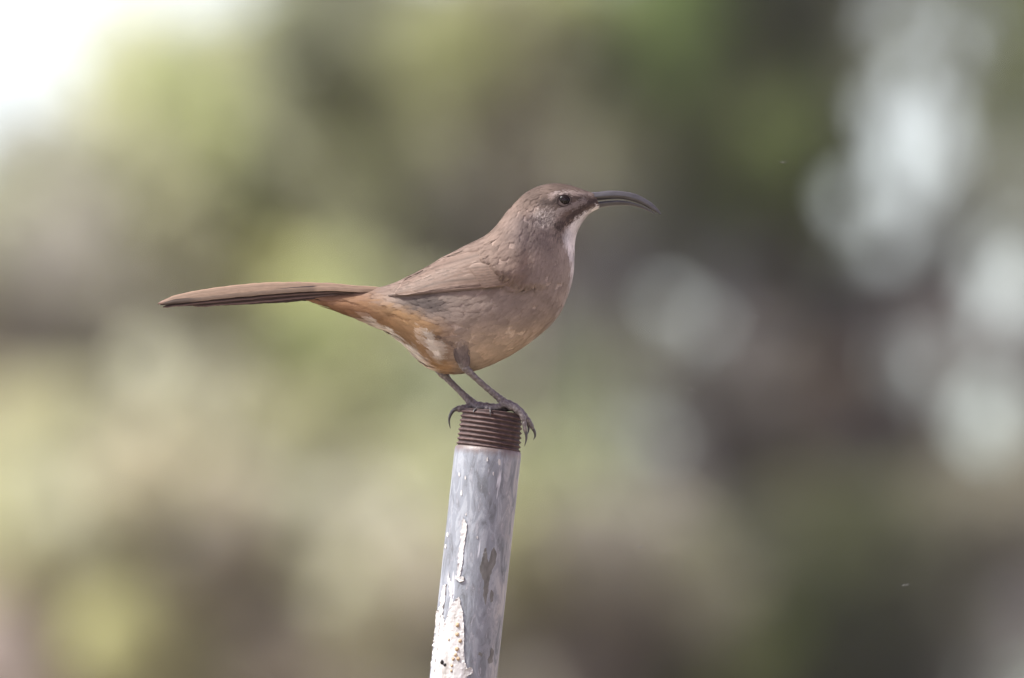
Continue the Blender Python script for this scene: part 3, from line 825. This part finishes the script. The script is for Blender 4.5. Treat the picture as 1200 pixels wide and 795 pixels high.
CW, CWE = np.array([.15, .104, .077]), np.array([.23, .168, .13])
for side in (-1, 1):
    # wing base sheet
    xs = np.linspace(462, 603, 40); V, C = [], []
    nv = 14
    for x in xs:
        y0 = max(np.interp(x, [455, 475, 505, 535, 560, 603], [345, 331, 316, 306, 296, 290]), back_y(x) + 4)
        y1 = np.interp(x, [455, 510, 570, 603], [347, 341.5, 338.5, 334])
        for k in range(nv):
            y = y0 + (y1 - y0) * k / (nv - 1); V.append((x, y, flank_s(x, y) - 1.8)); C.append(CW * .9)
    F = [(i * nv + k, i * nv + k + 1, (i + 1) * nv + k + 1, (i + 1) * nv + k) for i in range(len(xs) - 1) for k in range(nv - 1)]
    W = toW(np.array(V)); W[:, 1] *= -side
    wing = mesh_obj('wing', W, F, M_quill, bird, np.array(C))
    for k in range(7):      # primaries, a narrow stack along the lower edge
        f = k / 6
        blade('primary_feather', wing, [(598, 334 - 1.5 * f), (550, 338.2 - 2.2 * f), (505, 342.5 - 2.0 * f), (455 + 9 * f, 347.5 - 1.0 * f)], [4.5, 4.5, 4.0, 3.0], 2.4 + .42 * k, CW * (.62 + .05 * k), CWE * (.85 + .05 * k), side, 30, 7, yfun=flank_s, camber=.5)
    for k in range(6):      # secondaries
        f = k / 5
        blade('secondary_feather', wing, [(594, 331 - 5 * f), (550, 334 - 4 * f), (512, 338 - 3.5 * f), (472 + 14 * f, 344.5 - 2.2 * f)], [6, 6.5, 6.5, 5], 4.6 + .42 * k, CW * (.92 + .03 * k), CWE * .98, side, 28, 7, yfun=flank_s, camber=.6)
    for k in range(5):      # tertials
        f = k / 4
        blade('tertial_feather', wing, [(576, 314 - 16 * f), (540, 324 - 17 * f), (505, 334 - 17 * f), (463 + 9 * f, 345 - 13 * f)], [6, 7.5, 7.5, 6], 6.2 + .42 * k, CW * 1.08, CWE * 1.05, side, 28, 9, yfun=flank_s, camber=.8)
    for k in range(7):      # greater coverts
        f = k / 6
        blade('covert_feather', wing, [(603 - 6 * f, 330 - 20 * f), (580 - 5 * f, 333 - 18 * f), (553 - 3 * f + 10 * (1 - f), 336 - 19 * f)], [4, 5.5, 5.5], 6.4 + .3 * k, CW * (1.0 + .03 * k), CWE * 1.0, side, 16, 7, yfun=flank_s, camber=.8)

# ---- tail: twelve long feathers under one another like a shallow roof
tail_core = []
def tail_top(x): return float(np.interp(x, [182, 189, 203, 225, 252, 280, 307, 346, 390, 417, 450], [357, 352.6, 346, 341, 336.3, 333, 330.6, 329.6, 331.2, 334, 336]))
xs = np.linspace(458, 300, 16); V = []
for x in xs:
    tt = tail_top(x); h = np.interp(x, [300, 360, 458], [5, 9, 12])
    for k in range(10):
        a = 2 * math.pi * k / 10
        V.append((x, tt + 3 + h + h * math.cos(a), 3.5 * math.sin(a)))
F = [(i * 10 + k, i * 10 + (k + 1) % 10, (i + 1) * 10 + (k + 1) % 10, (i + 1) * 10 + k) for i in range(15) for k in range(10)] + [tuple(range(10)), tuple(150 + k for k in range(9, -1, -1))]
tail = mesh_obj('tail', toW(np.array(V)), F, M_quill, bird, np.tile([.11, .085, .075], (len(V), 1)))
bm = bmesh.new(); bm.from_mesh(tail.data); bmesh.ops.recalc_face_normals(bm, faces=bm.faces); bm.to_mesh(tail.data); bm.free()
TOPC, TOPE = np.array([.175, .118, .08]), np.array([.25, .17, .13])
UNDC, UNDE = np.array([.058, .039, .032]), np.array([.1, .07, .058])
def rectrix(k, side):
    # k 0 central (longest, uppermost) .. 5 outermost (lowest)
    nu, nv = 50, 11
    tipx = [185, 188, 191, 198, 222, 244][k] + (0 if side < 0 else 5)
    drop = [0, 7.4, 10, 11.5, 13.3, 14.8][k]
    roll = math.radians([52, 56, 60, 62, 64, 66][k])
    lat = [6, 9.2, 7.4, 5.8, 4.4, 3][k]
    hw0 = [6.2, 4.8, 5.2, 5.2, 5.2, 5.0][k]
    V, C = [], []
    seed = random.random() * 90
    for i in range(nu):
        u = i / (nu - 1); x = 462 + (tipx - 462) * u
        base = tail_top(x) + drop * np.interp(u, [0, .25, .6, .85, 1], [.15, .45, 1.0, .85, .45 if k < 2 else .75] if k < 4 else [.15, .45, 1, 1.05, 1.05]) + .8
        hw = hw0 * np.interp(u, [0, .22, .45, .75, .92, 1], [.6, .75, .95, 1, .72, .35]) * max(.05, (1 - max(0, (u - .955) / .045) ** 2.0)) ** .5
        wob = .5 * noise.noise(Vector((u * 5, seed, 1))) * (k > 0)
        for j in range(nv):
            v = -1 + 2 * j / (nv - 1)
            cam_ = 1.0 * (1 - v * v)
            ragged = .6 * noise.noise(Vector((u * 60, v * 2, seed))) * (abs(v) > .9)
            o = lat * np.interp(u, [0, .06, .14, .3, 1], [.4, 1.0, 1.4, 1.15, 1] if k < 2 else [.1, .3, .5, .9, 1]) + hw * v * math.cos(roll) + cam_ * math.sin(roll)
            y = base + hw * math.sin(roll) + hw * v * math.sin(roll) - cam_ * math.cos(roll) + wob + ragged
            V.append((x, y, o * side))
            a = abs(v)
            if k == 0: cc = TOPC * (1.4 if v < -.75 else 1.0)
            elif k == 1: cc = (UNDC * .5 if v < -.35 else TOPC * (.85 if v < .1 else .55)) if u > .34 else TOPC * .95  # dark upper vane paints the shading line below the central feather
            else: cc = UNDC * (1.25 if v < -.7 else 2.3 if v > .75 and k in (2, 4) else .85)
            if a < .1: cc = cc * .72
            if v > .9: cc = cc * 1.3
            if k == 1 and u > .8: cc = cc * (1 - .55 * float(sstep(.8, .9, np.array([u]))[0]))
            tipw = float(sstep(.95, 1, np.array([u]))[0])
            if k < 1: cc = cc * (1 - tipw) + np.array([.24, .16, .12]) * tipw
            C.append(cc * (1 + .10 * noise.noise(Vector((u * 30, v * 5, seed))) + .10 * noise.noise(Vector((u * 140 + a * 22, 0, seed)))))
    F = [(i * nv + j, i * nv + j + 1, (i + 1) * nv + j + 1, (i + 1) * nv + j) for i in range(nu - 1) for j in range(nv - 1)]
    m = len(V)
    V2 = [(x, y + .3, o - side * .4) for x, y, o in V]
    F2 = [tuple(q + m for q in f[::-1]) for f in F]
    rim = [q for q in range(nv)] + [i * nv + nv - 1 for i in range(1, nu)] + [(nu - 1) * nv + q for q in range(nv - 2, -1, -1)] + [i * nv for i in range(nu - 2, 0, -1)]
    R_ = len(rim); V3 = [V[q] for q in rim] + [V2[q] for q in rim]; C3 = [C[q] for q in rim] * 2
    Fr = [(2 * m + i, 2 * m + (i + 1) % R_, 2 * m + R_ + (i + 1) % R_, 2 * m + R_ + i) for i in range(R_)]
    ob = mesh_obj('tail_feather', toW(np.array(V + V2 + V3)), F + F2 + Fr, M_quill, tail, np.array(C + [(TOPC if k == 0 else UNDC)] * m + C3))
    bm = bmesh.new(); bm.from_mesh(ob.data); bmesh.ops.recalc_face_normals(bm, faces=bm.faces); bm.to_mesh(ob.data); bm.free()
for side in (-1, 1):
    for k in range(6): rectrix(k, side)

# ---- bill
M_bill, nt, b = material('bill_horn')
n = tex_noise(nt, 500, 4, .5, objcoord(nt, (.4, 1, 1)))
nt.links.new(ramp(nt, n, [(.3, (.03, .028, .027)), (.7, (.055, .052, .05))]), b.inputs['Base Color'])
b.inputs['Roughness'].default_value = .32; b.inputs['Specular IOR Level'].default_value = .7
bump(nt, b, n, .15, .0004)
culmen = [(689, 225.0), (699, 225.2), (715, 223.6), (731, 224.4), (745, 227.4), (759, 234.6), (769, 242.6), (774.8, 250.6)]
gapeU = [(686, 236.5), (699, 235.2), (714, 233.8), (727, 233.4), (740, 235.6), (753, 240.2), (764, 246.2), (774.0, 251.4)]
gapeL = [(686, 238), (699, 236.6), (714, 235.2), (727, 234.9), (740, 236.9), (752, 241), (761, 245.6), (768, 250.2)]
keel = [(688, 248), (699, 244.6), (711, 242.2), (723, 240.8), (737, 241), (750, 243.5), (760, 247.4), (768, 251.4)]
def bill_part(name, upper, lower, hws, tomial):
    A = cat_rom([np.array(p) for p in upper], 60); B = cat_rom([np.array(p) for p in lower], 60)
    V = []; seg = 20
    for i in range(60):
        u = i / 59; hw = np.interp(u, np.linspace(0, 1, len(hws)), hws)
        c_ = (A[i] + B[i]) / 2; h = (A[i] - B[i]) / 2
        for k in range(seg):
            a = 2 * math.pi * k / seg
            cy, sy = math.cos(a), math.sin(a)
            wv = hw * sy * ((1.15 if (cy < 0) == tomial else .9))
            q = c_ + h * cy
            V.append((q[0], q[1], wv))
    F = [(i * seg + k, i * seg + (k + 1) % seg, (i + 1) * seg + (k + 1) % seg, (i + 1) * seg + k) for i in range(59) for k in range(seg)]
    F += [tuple(range(seg)), tuple(59 * seg + k for k in range(seg - 1, -1, -1))]
    ob = mesh_obj(name, toW(np.array(V)), F, M_bill, bird)
    bm = bmesh.new(); bm.from_mesh(ob.data); bmesh.ops.recalc_face_normals(bm, faces=bm.faces); bm.to_mesh(ob.data); bm.free()
    return ob
up_b = bill_part('upper_bill', culmen, gapeU, [9, 7.6, 5.8, 4.4, 3.6, 2.8, 1.8, .4], True)
lo_b = bill_part('lower_bill', gapeL, keel, [9, 6.6, 5, 3.8, 3.0, 2.4, 1.6, .5], False)
def ellipsoid(name, c3, r3, mat, parent, rotz=0, sub=3):
    bm = bmesh.new(); bmesh.ops.create_icosphere(bm, subdivisions=sub, radius=1)
    cr, sr = math.cos(rotz), math.sin(rotz)
    for vv in bm.verts:
        x, y, z = vv.co.x * r3[0], vv.co.y * r3[2], vv.co.z * r3[1]
        vv.co = P(c3[0], c3[1], c3[2]) + Vector((x * cr - z * sr, y, x * sr + z * cr)) * S
    me = bpy.data.meshes.new(name); bm.to_mesh(me); bm.free(); me.materials.append(mat)
    for p in me.polygons: p.use_smooth = True
    ob = bpy.data.objects.new(name, me); COL.objects.link(ob); ob.parent = parent
    return ob
for sd in (-1, 1):
    ellipsoid('nostril', (702.5, 230.2, sd * 6.3), (3.0, 1.1, 1.0), M_hole, up_b, math.radians(6))

# ---- eyes
M_eye, nt, b = material('eye_dark'); b.inputs['Base Color'].default_value = (.008, .005, .004, 1); b.inputs['Roughness'].default_value = .05; b.inputs['Specular IOR Level'].default_value = .3
M_iris, nt, b = material('iris_brown'); b.inputs['Base Color'].default_value = (.008, .005, .004, 1); b.inputs['Roughness'].default_value = .3; b.inputs['Specular IOR Level'].default_value = .15
M_lid, nt, b = material('eyelid')
n = tex_noise(nt, 2500, 3, .5, objcoord(nt)); nt.links.new(ramp(nt, n, [(.3, (.03, .022, .02)), (.7, (.075, .056, .05))]), b.inputs['Base Color']); b.inputs['Roughness'].default_value = .9; b.inputs['Specular IOR Level'].default_value = .05
eo = side_o(EYE[0], EYE[1])
for sd in (-1, 1):
    e = ellipsoid('eye', (EYE[0] + .6, EYE[1], -sd * (eo + 3.2)), (8.0, 6.8, 5.0), M_iris, bird, math.radians(-8))
    ellipsoid('pupil', (EYE[0] + .8, EYE[1] + .1, -sd * (eo + .6)), (4.2, 4.2, 2.7), M_eye, e)
    ring = []
    for k in range(33):
        a = 2 * math.pi * k / 32
        xx, yy = EYE[0] + .4 + 8.4 * math.cos(a), EYE[1] + .1 + 6.6 * math.sin(a) - .5 * math.cos(a)
        o_ = side_o(xx, yy)
        ring.append(np.array(P(xx, yy, -sd * ((o_ if o_ else eo) - .6))))
    v, f = tube(ring, [.6 * S] * 33, 8, False)
    mesh_obj('eyelid', v, f, M_lid, e)

# ---- legs and feet
M_leg, nt, b = material('scaly_leg')
n = tex_noise(nt, 650, 4, .6, objcoord(nt)); 
vo = nt.nodes.new('ShaderNodeTexVoronoi'); vo.inputs['Scale'].default_value = 620; nt.links.new(objcoord(nt), vo.inputs['Vector'])
c = ramp(nt, n, [(.3, (.08, .067, .06)), (.52, (.145, .124, .112)), (.72, (.29, .258, .235))])
nt.links.new(c, b.inputs['Base Color']); b.inputs['Roughness'].default_value = .5; bump(nt, b, vo.outputs['Distance'], .7, .0007)
M_claw, nt, b = material('claw_horn'); b.inputs['Roughness'].default_value = .35
n = tex_noise(nt, 400, 3, .5, objcoord(nt)); nt.links.new(ramp(nt, n, [(.3, (.03, .027, .025)), (.7, (.075, .066, .06))]), b.inputs['Base Color'])
def P3(p): return np.array(P(*p))
def limb(pts, rad, n=40, seg=14, knuckle=0.0, period=4.0):
    path = cat_rom([P3(p) for p in pts], n)
    rr = [np.interp(i / (n - 1), np.linspace(0, 1, len(rad)), rad) for i in range(n)]
    if knuckle: rr = [r * (1 + knuckle * math.sin(i / n * math.pi * 2 * period)) for i, r in enumerate(rr)]
    return tube(path, [r * S for r in rr], seg)
def claw(parent, pts, r0):
    path = cat_rom([P3(p) for p in pts], 18)
    v, f = tube(path, [(r0 * (1 - i / 17) ** .75 + .18) * S for i in range(18)], 10)
    mesh_obj('claw', v, f, M_claw, parent)
# near leg
near = join([
    limb([(539, 421, -35), (541, 425, -34), (543.5, 430, -32)], [5.6, 5.5, 5.2], 14),
    limb([(541, 426, -32), (545, 432, -31), (556, 443, -27), (572, 457, -21), (583, 466, -19), (590, 472, -18), (595, 476, -18)], [5.2, 5.0, 3.6, 3.5, 4.0, 5.2, 4.6], 90, 14, .06, 13),
    limb([(588, 472, -18), (596, 474.5, -17), (604, 478, -15), (611, 484, -13), (616, 489.5, -12), (621, 497, -11), (624.5, 503.5, -10)], [5.2, 4.9, 4.3, 4.0, 3.3, 3.2, 2.3], 44, 12, .09, 7),
    limb([(589, 473, -20), (597, 477, -24), (605, 481, -27), (611.5, 488, -28), (614, 496, -28.5), (615, 503, -28.5), (615.6, 508, -28)], [4.6, 4.2, 3.8, 3.4, 2.8, 2.6, 2.0], 40, 12, .09, 6),
    limb([(588, 473, -15), (596, 475, -5), (604, 478, 4), (611, 482, 10), (616, 489, 12), (618, 496, 12)], [4.6, 4.0, 3.6, 3.2, 2.7, 2.0], 40, 12, .09, 6),
    limb([(591, 474, -19), (583, 478.2, -21), (574, 479.5, -23), (566, 480.2, -25)], [4.6, 3.7, 3.4, 2.6], 30, 12, .09, 4)])
leg1 = mesh_obj('leg', near[0], near[1], M_leg, bird)
claw(leg1, [(623.5, 501.5, -10), (626.5, 507, -9.5), (627, 512, -9), (625, 516, -9)], 2.0)
claw(leg1, [(615.4, 506, -28), (616.8, 512, -28), (616.4, 518, -27.5), (614.6, 524.5, -27)], 1.9)
claw(leg1, [(617.8, 494.5, 12), (619.5, 500, 12), (619, 506, 11), (617, 510, 10)], 1.8)
claw(leg1, [(567, 480, -25), (561, 479.5, -27), (556.5, 481.5, -29), (554.5, 485, -32)], 2.2)
far = join([
    limb([(512, 426, 26), (519, 437, 25), (524, 442, 24)], [7, 5.5, 4.4], 14),
    limb([(519, 437, 25), (527, 446, 22), (537, 456, 18), (546, 465, 15), (552, 471, 13), (557, 475, 12)], [4.6, 3.8, 3.6, 4.2, 5.4, 4.8], 44, 14, .04, 9),
    limb([(556, 474.5, 12), (548, 477.5, 9), (541, 479, 7), (535, 479, 6)], [4.9, 4.6, 4.4, 3.4], 34, 12, .08, 4),
    limb([(553, 473, 12), (562, 475.5, 8), (571, 476.4, 4), (580, 477.5, 0), (588, 479.5, -4), (594, 481.5, -6)], [5.2, 4.8, 4.4, 3.9, 3.2, 2.2], 40, 12, .1, 6),
    limb([(554, 473, 14), (564, 475.5, 18), (574, 477, 22), (584, 479.5, 26), (590, 482.5, 29)], [4.6, 4.2, 3.8, 3.2, 2.2], 40, 12, .1, 6),
    limb([(554, 474, 10), (560, 477, 0), (566, 478.5, -8), (570.5, 480, -16), (573, 482.5, -24)], [4.6, 4.2, 3.9, 3.4, 2.4], 40, 12, .1, 6)])
leg2 = mesh_obj('leg', far[0], far[1], M_leg, bird)
claw(leg2, [(537, 478.8, 6), (531.5, 481, 5.5), (527.6, 487, 5), (526.2, 494, 5), (527.8, 502.5, 5)], 2.6)
claw(leg2, [(592.5, 481, -5.5), (598, 481, -8), (602, 483, -11), (604, 487, -14)], 1.8)
claw(leg2, [(588.5, 482, 28), (594, 484, 31), (597, 488, 33), (597, 493, 33)], 1.8)
claw(leg2, [(572.6, 481.5, -22), (574.2, 480.5, -31), (574.6, 483.5, -38.5), (574.4, 490, -41)], 1.8)
# feathered thighs
def thigh(pts, rad, flip, colr):
    n = 60; path = cat_rom([np.array(p, float) for p in pts], n); G = np.zeros((n, 32, 3))
    for i in range(n):
        t = path[min(i + 1, n - 1)] - path[max(i - 1, 0)]; t /= np.linalg.norm(t)
        u = np.cross(t, [0, 0, 1]); u /= np.linalg.norm(u); v = np.cross(t, u)
        r = np.interp(i / (n - 1), np.linspace(0, 1, len(rad)), rad)
        for k in range(32):
            a = 2 * math.pi * k / 32; G[i, k] = path[i] + u * r * math.cos(a) + v * r * .8 * math.sin(a)
    I = np.arange(n * 32).reshape(n, 32)
    F = np.stack([I[:-1], I[1:], np.roll(I, -1, 1)[1:], np.roll(I, -1, 1)[:-1]], -1).reshape(-1, 4)
    cc = colr(G.reshape(-1, 3), np.full(n * 32, .5), np.full(n * 32, .5)) * .85
    th_ = np_obj('thigh', toW(G).reshape(-1, 3), F, M_body, bird, cc)
    bm = bmesh.new(); bm.from_mesh(th_.data); bmesh.ops.recalc_face_normals(bm, faces=bm.faces); bm.to_mesh(th_.data); bm.free()
    coat(G, lambda p: np.full(p.shape[:-1], 8.5), .34, 20, colr, 'thigh_plumage', th_, 1.3, None, .08, None, 1.0)
def thigh_col(p, a, b_):
    x, y = p[:, 0], p[:, 1]
    c = plume_col(x, y, a, b_) * .95
    c = c + (np.array([.24, .2, .185])[None] - c) * sstep(398, 418, y)[:, None]
    c = lerp(c, [.14, .11, .1], (1 - sstep(528, 534, x - (y - 405) * .45)) * .6)
    return lerp(c, [.2, .165, .155], sstep(420, 432, y) * .6) * (.85 + .3 * a[:, None])
thigh([(548, 378, -26), (542, 396, -37.5), (541, 413, -37), (544.5, 430, -31.5)], [14, 15.5, 11, 5.2], 1, thigh_col)
thigh([(508, 408, 28), (514, 424, 27), (521, 438, 25)], [12, 9, 5.5], 1, lambda p, a, b_: np.tile(np.array([.42, .28, .16]), (len(p), 1)) * (.85 + .3 * a[:, None]))

# ---- a few seed wisps drifting on the wind
M_seed, nt, b = material('seed_wisp'); b.inputs['Roughness'].default_value = .8
n = tex_noise(nt, 900, 2, .5); nt.links.new(ramp(nt, n, [(.3, (.15, .145, .135)), (.7, (.24, .235, .22))]), b.inputs['Base Color'])
for (x, y, o_, r, a) in [(891, 357, 300, 3.2, 8), (924, 167, 420, 3.4, 3), (816, 436, 500, 3, 5), (752, 630, 350, 3, 2), (1070, 672, 450, 3.2, 6), (893, 382, 600, 3, 10)]:
    parts = []
    ax = Vector((math.cos(math.radians(a)), .2, math.sin(math.radians(a)))).normalized()
    c0 = Vector((0, 0, 0))
    parts.append(tube([np.array(c0 - ax * r * S), np.array(c0), np.array(c0 + ax * r * S)], [.15 * S, .38 * S, .1 * S], 8))
    for q in range(7):
        dv = (ax + Vector((random.uniform(-.5, .5), random.uniform(-.5, .5), random.uniform(-.5, .5)))).normalized()
        e0 = c0 + ax * r * S * .8
        parts.append(tube([np.array(e0), np.array(e0 + dv * 2.2 * S)], [.1 * S, .05 * S], 4))
    v, f = join(parts)
    ob = mesh_obj('seed_wisp', v, f, M_seed)
    ob.location = Vector((0, 0, PERCH_Z)) + P(x, y, o_)
    ob['label'] = 'tiny pale seed wisp drifting in the air near the bird'; ob['category'] = 'seed'; ob['group'] = 'seed wisps drifting on the wind'

print('objects', len(bpy.data.objects), 'tris', sum(len(o.data.polygons) for o in bpy.data.objects if o.type == 'MESH'))
